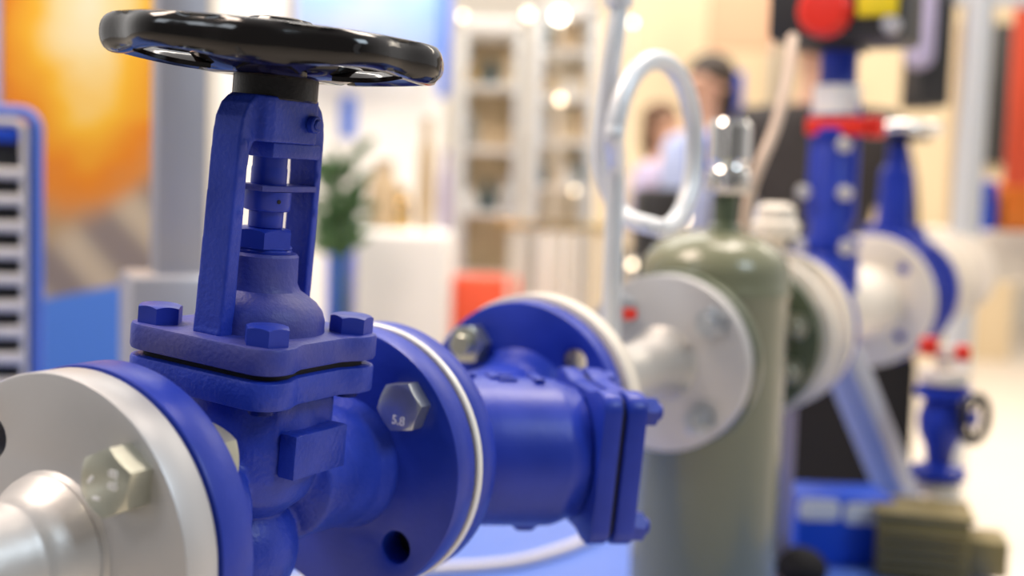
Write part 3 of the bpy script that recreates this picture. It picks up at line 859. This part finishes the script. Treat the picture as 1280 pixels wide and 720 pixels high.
# ------------------------------------------------------------------ people
def skin_obj(name, verts, edges, radii, m, parent, sub=2, root=0):
    me = bpy.data.meshes.new(name); me.from_pydata(verts, edges, []); me.update()
    o = bpy.data.objects.new(name, me); C.objects.link(o)
    me.materials.append(m)
    sk = o.modifiers.new('k', 'SKIN')
    for i, r_ in enumerate(radii):
        sv_ = me.skin_vertices[0].data[i]
        sv_.radius = (r_, r_) if not isinstance(r_, tuple) else r_
        sv_.use_root = (i == root)
    sk.use_smooth_shade = True
    sb = o.modifiers.new('s', 'SUBSURF'); sb.levels = sub; sb.render_levels = sub
    bake(o); o.parent = parent
    return o
def person(label, loc, face, H, top, legs, hair, arms=None, lean=0.0, long_hair=False, group=None):
    P_ = thing('person', label, 'person', T(loc[0], loc[1], 0) @ rotm(face, 'Z'), group)
    k = H / 1.75
    J = {}
    def j(n, x, y, z, r_): J[n] = (Vector((x, y + lean * max(0, z - .95), z)) * k, r_ * k if not isinstance(r_, tuple) else (r_[0] * k, r_[1] * k))
    j('pel', 0, 0, .95, .125); j('wai', 0, 0, 1.08, .115); j('che', 0, .01, 1.30, .135); j('nb', 0, 0, 1.46, .058); j('nt', 0, -.01, 1.53, .052)
    j('jaw', 0, -.025, 1.585, .062); j('hd', 0, -.01, 1.655, .080); j('ht', 0, 0, 1.72, .058); j('nose', 0, -.112, 1.625, .011); j('brow', 0, -.085, 1.65, .02)
    j('chin', 0, -.075, 1.56, .022)
    for s_, n in ((-1, 'l'), (1, 'r')):
        j('sh' + n, s_ * .185, 0, 1.40, .058)
        el, ha = (arms or {}).get(n, (Vector((s_ * .235, .02, 1.13)), Vector((s_ * .225, -.09, .89))))
        J['el' + n] = (Vector(el) * k, .042 * k); J['wr' + n] = (Vector(ha) * k, .027 * k)
        d_ = (Vector(ha) - Vector(el)).normalized(); sd = d_.cross(Vector((s_, 0, 0))).normalized()
        if sd.length < .5: sd = Vector((0, 1, 0))
        pm = Vector(ha) + d_ * .05; J['pa' + n] = (pm * k, .032 * k)
        for f_, (o_, L_) in enumerate(((-.030, .060), (-.011, .078), (.011, .085), (.030, .074))):
            b0 = Vector(ha) + d_ * .085 + sd * o_; cu = Vector((-s_ * .02, 0, 0))
            J['f%d%s' % (f_, n)] = (b0 * k, .0105 * k)
            J['g%d%s' % (f_, n)] = ((b0 + d_ * L_ * .55 + cu * .6) * k, .0095 * k)
            J['e%d%s' % (f_, n)] = ((b0 + d_ * L_ * .9 + cu * 1.8) * k, .0075 * k)
        th_ = Vector(ha) + d_ * .03 + sd * (-.045) ; J['t0' + n] = (th_ * k, .012 * k)
        J['t1' + n] = ((th_ + d_ * .045 - sd * .012) * k, .009 * k)
        j('hp' + n, s_ * .09, 0, .90, .095); j('kn' + n, s_ * .10, -.02, .50, .062); j('an' + n, s_ * .105, .02, .09, .042); j('to' + n, s_ * .115, -.13, .035, .036)
        j('ea' + n, s_ * .083, 0, 1.635, .016)
    E = [('pel', 'wai'), ('wai', 'che'), ('che', 'nb'), ('nb', 'nt'), ('nt', 'jaw'), ('jaw', 'hd'), ('hd', 'ht'), ('hd', 'brow'), ('brow', 'nose'), ('jaw', 'chin')]
    for n in 'lr':
        E += [('che', 'sh' + n), ('sh' + n, 'el' + n), ('el' + n, 'wr' + n), ('wr' + n, 'pa' + n), ('pel', 'hp' + n), ('hp' + n, 'kn' + n), ('kn' + n, 'an' + n), ('an' + n, 'to' + n), ('hd', 'ea' + n), ('pa' + n, 't0' + n), ('t0' + n, 't1' + n)]
        for f_ in range(4): E += [('pa' + n, 'f%d%s' % (f_, n)), ('f%d%s' % (f_, n), 'g%d%s' % (f_, n)), ('g%d%s' % (f_, n), 'e%d%s' % (f_, n))]
    names = list(J); ix = {n: i for i, n in enumerate(names)}
    skin_obj('body', [J[n][0] for n in names], [(ix[a], ix[b]) for a, b in E], [J[n][1] for n in names], M['skin'], P_)
    def sub(nm, ns, es, grow, m, extra=None):
        pts_, rad = [], []
        for n in ns:
            pts_.append(J[n][0]); rad.append(J[n][1] * grow.get(n, grow['*']))
        ii = {n: i for i, n in enumerate(ns)}
        return skin_obj(nm, pts_, [(ii[a], ii[b]) for a, b in es], rad, m, P_)
    sub('shirt', ['wai', 'pel', 'che', 'nb', 'shl', 'ell', 'wrl', 'shr', 'elr', 'wrr'],
        [('pel', 'wai'), ('wai', 'che'), ('che', 'nb'), ('che', 'shl'), ('shl', 'ell'), ('ell', 'wrl'), ('che', 'shr'), ('shr', 'elr'), ('elr', 'wrr')],
        {'*': 1.22, 'wrl': 1.5, 'wrr': 1.5, 'shl': 1.35, 'shr': 1.35, 'ell': 1.35, 'elr': 1.35}, top)
    sub('trousers', ['pel', 'hpl', 'knl', 'anl', 'hpr', 'knr', 'anr'],
        [('pel', 'hpl'), ('hpl', 'knl'), ('knl', 'anl'), ('pel', 'hpr'), ('hpr', 'knr'), ('knr', 'anr')], {'*': 1.2, 'anl': 1.5, 'anr': 1.5}, legs)
    for n in 'lr':
        sub('shoe', ['an' + n, 'to' + n], [('an' + n, 'to' + n)], {'*': 1.18}, M['trou'])
    hc = J['hd'][0]
    mb = MB().sphere((hc.x, hc.y + .022 * k, hc.z + .030 * k), (.094 * k, .100 * k, .092 * k))
    if long_hair:
        mb.sphere((hc.x, hc.y + .060 * k, hc.z - .06 * k), (.085 * k, .060 * k, .14 * k))
    mb.build('hair', hair, P_)
    return P_
p = W(1020, 200, 3.5)
person('person in charcoal jacket and black trousers, back turned, behind the olive tank', (p.x, p.y), 172, 1.80, M['suit'], M['trou'], M['hairb'], lean=.0)
p = W(882, 200, 5.0)
person('person with dark hair in a pale blue shirt standing by the far stand', (p.x, p.y), -60, 1.79, M['shirt'], M['trou'], M['hair'], long_hair=True)
p = W(826, 200, 6.0)
person('person with brown hair in a lavender shirt seen through the siphon loop', (p.x, p.y), 60, 1.66, M['shirt2'], M['trou'], M['hairb'], long_hair=True)

# ------------------------------------------------------------------ background stands
def slab(name, label, cat, x0, y0, x1, y1, d, m, depth=.05, floor=False, bev=.01, group=None):
    """upright board or box whose front face is seen between the given photo pixels at distance d"""
    a = W(x0, y1, d); b = W(x1, y0, d)
    zb_ = 0 if floor else a.z
    c = ((a.x + b.x) / 2, (a.y + b.y) / 2 + depth / 2, (zb_ + b.z) / 2)
    o = MB().box((0, 0, 0), (abs(b.x - a.x), depth, b.z - zb_), bev).build(name, m); o.location = c
    return tag(o, label, cat, group)
slab('blue_display_wall', 'sky blue and lavender printed wall at the top, behind the handwheel', 'display wall', 365, -60, 562, 62, 6.5, M['skyblue'], .08)
slab('white_partition', 'plain white partition between the grey post and the plant', 'partition', 262, -60, 560, 420, 6.9, M['white'], .08, True)
slab('cyan_column', 'narrow cyan column at the right end of the sky blue wall', 'column', 545, -60, 566, 120, 6.3, M['platform'], .1)
slab('blue_poster', 'small blue poster on the white partition right of the yoke', 'poster', 424, 120, 446, 172, 6.87, M['platform'], .03)
slab('white_counter', 'white reception counter in the blurred background, left of the orange red panel', 'counter', 440, 292, 562, 430, 4.2, M['white'], .5, True, .03)
slab('blue_machine', 'dark blue cabinet beside the white counter, right of the yoke', 'cabinet', 404, 262, 436, 400, 4.4, M['royal'], .3, True, .03)
slab('low_barrier', 'orange red low panel behind the strainer flange', 'panel', 563, 347, 650, 420, 4.5, M['redor'], .1, True, .02)
slab('cream_wall', 'cream yellow stand wall behind the siphon loop', 'stand wall', 742, -80, 968, 300, 9.0, M['wallcream'], .1, True)
slab('peach_panel', 'brown peach hanging panel at the top centre right', 'panel', 886, -60, 972, 60, 8.2, M['peach'], .06)
slab('cream_stand_wall', 'pale cream stand wall far behind the gate valve', 'stand wall', 968, -80, 1290, 330, 9.5, M['wallcream'], .1, True)
slab('blue_screen', 'small bright blue screen right of the dark haired person', 'screen', 900, 90, 930, 150, 5.0, M['royal'], .04)
slab('blue_bag', 'bright blue bag in front of the person in the pale blue shirt', 'bag', 862, 168, 898, 222, 4.6, M['royal'], .12, False, .03)
slab('black_cabinet', 'black equipment cabinet at the top right, left of the white pole', 'cabinet', 1150, -40, 1196, 132, 2.95, M['dark'], .15, False, .01)
slab('lavender_cloth', 'lavender cloth hanging beside the black cabinet at top right', 'cloth', 1140, -40, 1178, 84, 2.9, M['lav'], .08, False, .03)
slab('grey_panel', 'dark grey panel between the white pole and the red banner', 'panel', 1236, 30, 1266, 205, 9.4, M['dark'], .1)
slab('red_banner', 'red banner with an orange foot at the right edge of the photo', 'banner', 1262, -60, 1330, 232, 3.4, M['redor'], .03)
slab('orange_box', 'orange box under the red banner at the right edge', 'box', 1254, 226, 1300, 290, 3.62, M['orange'], .1, False, .02)
slab('blue_box', 'small blue box just right of the white pole', 'box', 1224, 226, 1248, 290, 3.62, M['royal'], .1, False, .01)
slab('cream_cabinet', 'cream cabinet carrying the small blue and the orange box at right', 'cabinet', 1150, 292, 1330, 350, 3.6, M['cream'], .3, False, .02)
slab('tan_board', 'narrow tan board standing left of the tall white pole', 'board', 1186, 30, 1208, 340, 3.8, M['tan'], .05, True)
# red orange low bench far right under; pale counter behind the pipe run
slab('dark_trouser_sheet', 'black sheet added for dark trousers behind the pipes below the cream flanges', 'sheet', 985, 440, 1150, 640, 2.4, M['trou'], .10, True, .03)  # black sheet added where dark trousers show behind the pipes

# plant
pp = W(426, 330, 3.85)
PL = thing('potted_plant', 'dark green leafy plant beside the yoke in the blurred background', 'plant', T(pp.x, pp.y, 0))
MB().lathe([(0, 0), (.10, 0), (.13, .30), (.12, .30), (.10, .28), (0, .28)]).build('pot', M['pot'], PL)
zt_ = W(430, 215, 4.1).z
MB().tube([(0, 0, .25), (.01, 0, .7), (-.01, 0, zt_ - .1)], .012, 8).build('stem', M['leaf'], PL)
mb = MB()
for i in range(60):
    z0 = random.uniform(1.0, zt_ + .02); a = random.uniform(0, 2 * PI); L = random.uniform(.08, .15)
    mb.sphere((0, 0, L / 2), (.018, .004, L / 2), T(0, 0, z0) @ Matrix.Rotation(a, 4, 'Z') @ Matrix.Rotation(random.uniform(.5, 1.5), 4, 'Y'), 8)
mb.build('foliage', M['leaf'], PL)

# glass showcases with shelves and goods
def showcase(label, x0, x1, ytop, ybot, d, depth, shelves, items, body=M['white'], postm=M['alu_l']):
    a = W(x0, ybot, d); b = W(x1, ytop, d); w = b.x - a.x; zt = b.z; zb = a.z
    t = thing('glass_showcase', label, 'showcase', T((a.x + b.x) / 2, a.y + depth / 2, 0))
    for sx in (-1, 1):
        for sy in (-1, 1):
            MB().box((sx * (w / 2 - .015), sy * (depth / 2 - .015), zt / 2), (.03, .03, zt), .004).build('post', postm, t)
    MB().box((0, 0, zb / 2), (w, depth, zb), .006).build('base_cabinet', body, t)
    MB().box((0, 0, zt - .02), (w, depth, .06), .006).build('top_board', body, t)
    MB().box((0, depth / 2, (zb + zt) / 2), (w - .06, .012, zt - zb), .001).build('back_board', M['tan'] if items % 2 else M['wallcream'], t)
    for sx in (-1, 1):
        MB().box((sx * (w / 2 - .004), 0, (zb + zt) / 2), (.006, depth - .06, zt - zb - .08), 0).build('side_glass', M['glass'], t)
    for s_ in range(shelves):
        z_ = zb + (zt - zb) * (s_ + 1) / (shelves + 1)
        MB().box((0, 0, z_), (w - .04, depth - .05, .018), .002).build('shelf', body, t)
        for i in range(items):
            x_ = -w / 2 + w * (i + .7) / (items + .4); h_ = random.uniform(.07, .14)
            mm = random.choice([M['teal'], M['brass'], M['silver_b'], M['white'], M['tan'], M['pot'], M['wallcream']])
            o = MB().lathe([(0, 0), (.035, 0), (.038, .01), (.032, h_ * .6), (.018, h_ * .72), (.02, h_), (0, h_)], None, 20).build('pump_fitting', mm)
            o.location = Vector((t.matrix_world.translation.x + x_, t.matrix_world.translation.y - depth * .2, z_ + .009))
            tag(o, 'small blurred fitting standing on a shelf of the %s' % label.split(' showcase')[0] + ' showcase', 'fitting', 'fittings in the %s showcase' % label.split(' showcase')[0])
    return t
showcase('tall pale showcase with tan back, above the orange red panel', 566, 655, 30, 345, 5.0, .35, 3, 3)
showcase('wide bright showcase with dark goods, left of the siphon loop', 662, 748, 10, 290, 4.7, .35, 4, 4)

# railing with bars
RL = thing('bar_railing', 'cream railing with close upright bars low behind the siphon pipe', 'railing', T(W(705, 300, 4.2).x, W(705, 300, 4.2).y, 0))
zr1 = W(705, 284, 4.2).z; zr0 = W(705, 440, 4.2).z
for i in range(8):
    MB().cyl(.011, 0, zr1, T(-.18 + i * .045, 0, 0), 12).build('bar', M['cream'], RL)
MB().box((-.02, 0, zr1), (.40, .03, .03), .004).build('top_rail', M['brass'], RL)
MB().box((-.02, 0, zr0), (.40, .03, .03), .004).build('lower_rail', M['cream'], RL)

# spot lamps whose blurred discs show
def spot(x, y, d, r_, m, label):
    c = W(x, y, d)
    t = thing('spot_lamp', label, 'lamp', T(*c))
    MB().sphere((0, 0, 0), (r_, r_, r_), None, 16).build('bulb', m, t)
    MB().lathe([(r_ * 1.05, r_ * .3), (r_ * .9, r_ * 1.2), (r_ * .4, r_ * 1.9), (0, r_ * 2)], T(0, r_ * .4, 0), 20).build('housing', M['white'], t)
    MB().cyl(.006, .0, c.z - r_ * .5, T(0, r_ * 1.6, -c.z), 8, .0005).build('rod', M['cream'], t)
    return t
spot(699, 20, 4.6, .022, M['lamp'], 'very bright spot lamp at the top of the wide showcase')
spot(660, 18, 4.8, .014, M['lampw'], 'dimmer warm spot lamp left of the brightest lamp')
spot(700, 124, 4.6, .012, M['lampw'], 'warm spot lamp inside the wide showcase, mid height')
spot(578, 20, 4.9, .010, M['lampw'], 'small warm lamp at the top of the tall pale showcase')
spot(718, 238, 4.6, .008, M['lampw'], 'low warm lamp in the wide showcase above the railing')
spot(791, 28, 4.6, .007, M['lamp'], 'small bright lamp right of the siphon top')
spot(857, 273, 2.6, .007, M['lampw'], 'yellowish small lamp just above the olive tank shoulder')
spot(790, 330, 2.6, .007, M['lampw'], 'small pinkish lamp left of the olive tank shoulder')

# things on the white counter
for x_, w_, y0, m_, nm, lb in ((478, .06, 205, 'tan', 'tan_vase', 'tall tan vase at the left end of the white counter'), (502, .04, 238, 'brass', 'brass_jar', 'low brass jar on the white counter'),
                         (531, .035, 150, 'tan', 'paper_roll', 'tall tan roll standing on the white counter'), (555, .025, 190, 'shirt2', 'lavender_flask', 'slim lavender flask at the right end of the white counter')):
    b_ = W(x_, 292, 4.45); t_ = W(x_, y0, 4.45); h_ = t_.z - b_.z
    o = MB().lathe([(0, 0), (w_ * .7, 0), (w_, h_ * .25), (w_ * .85, h_ * .7), (w_ * .5, h_ * .82), (w_ * .6, h_), (0, h_)], None, 28).build(nm, M[m_])
    o.location = (b_.x, b_.y, W(500, 292, 4.2).z); tag(o, lb, 'container')

slab('dark_trouser_slab', 'dark slab added for dark trousers seen through the foot of the siphon loop', 'counter', 796, 236, 858, 330, 4.0, M['dark'], .25, True, .02)  # dark slab added in place of a person's trousers
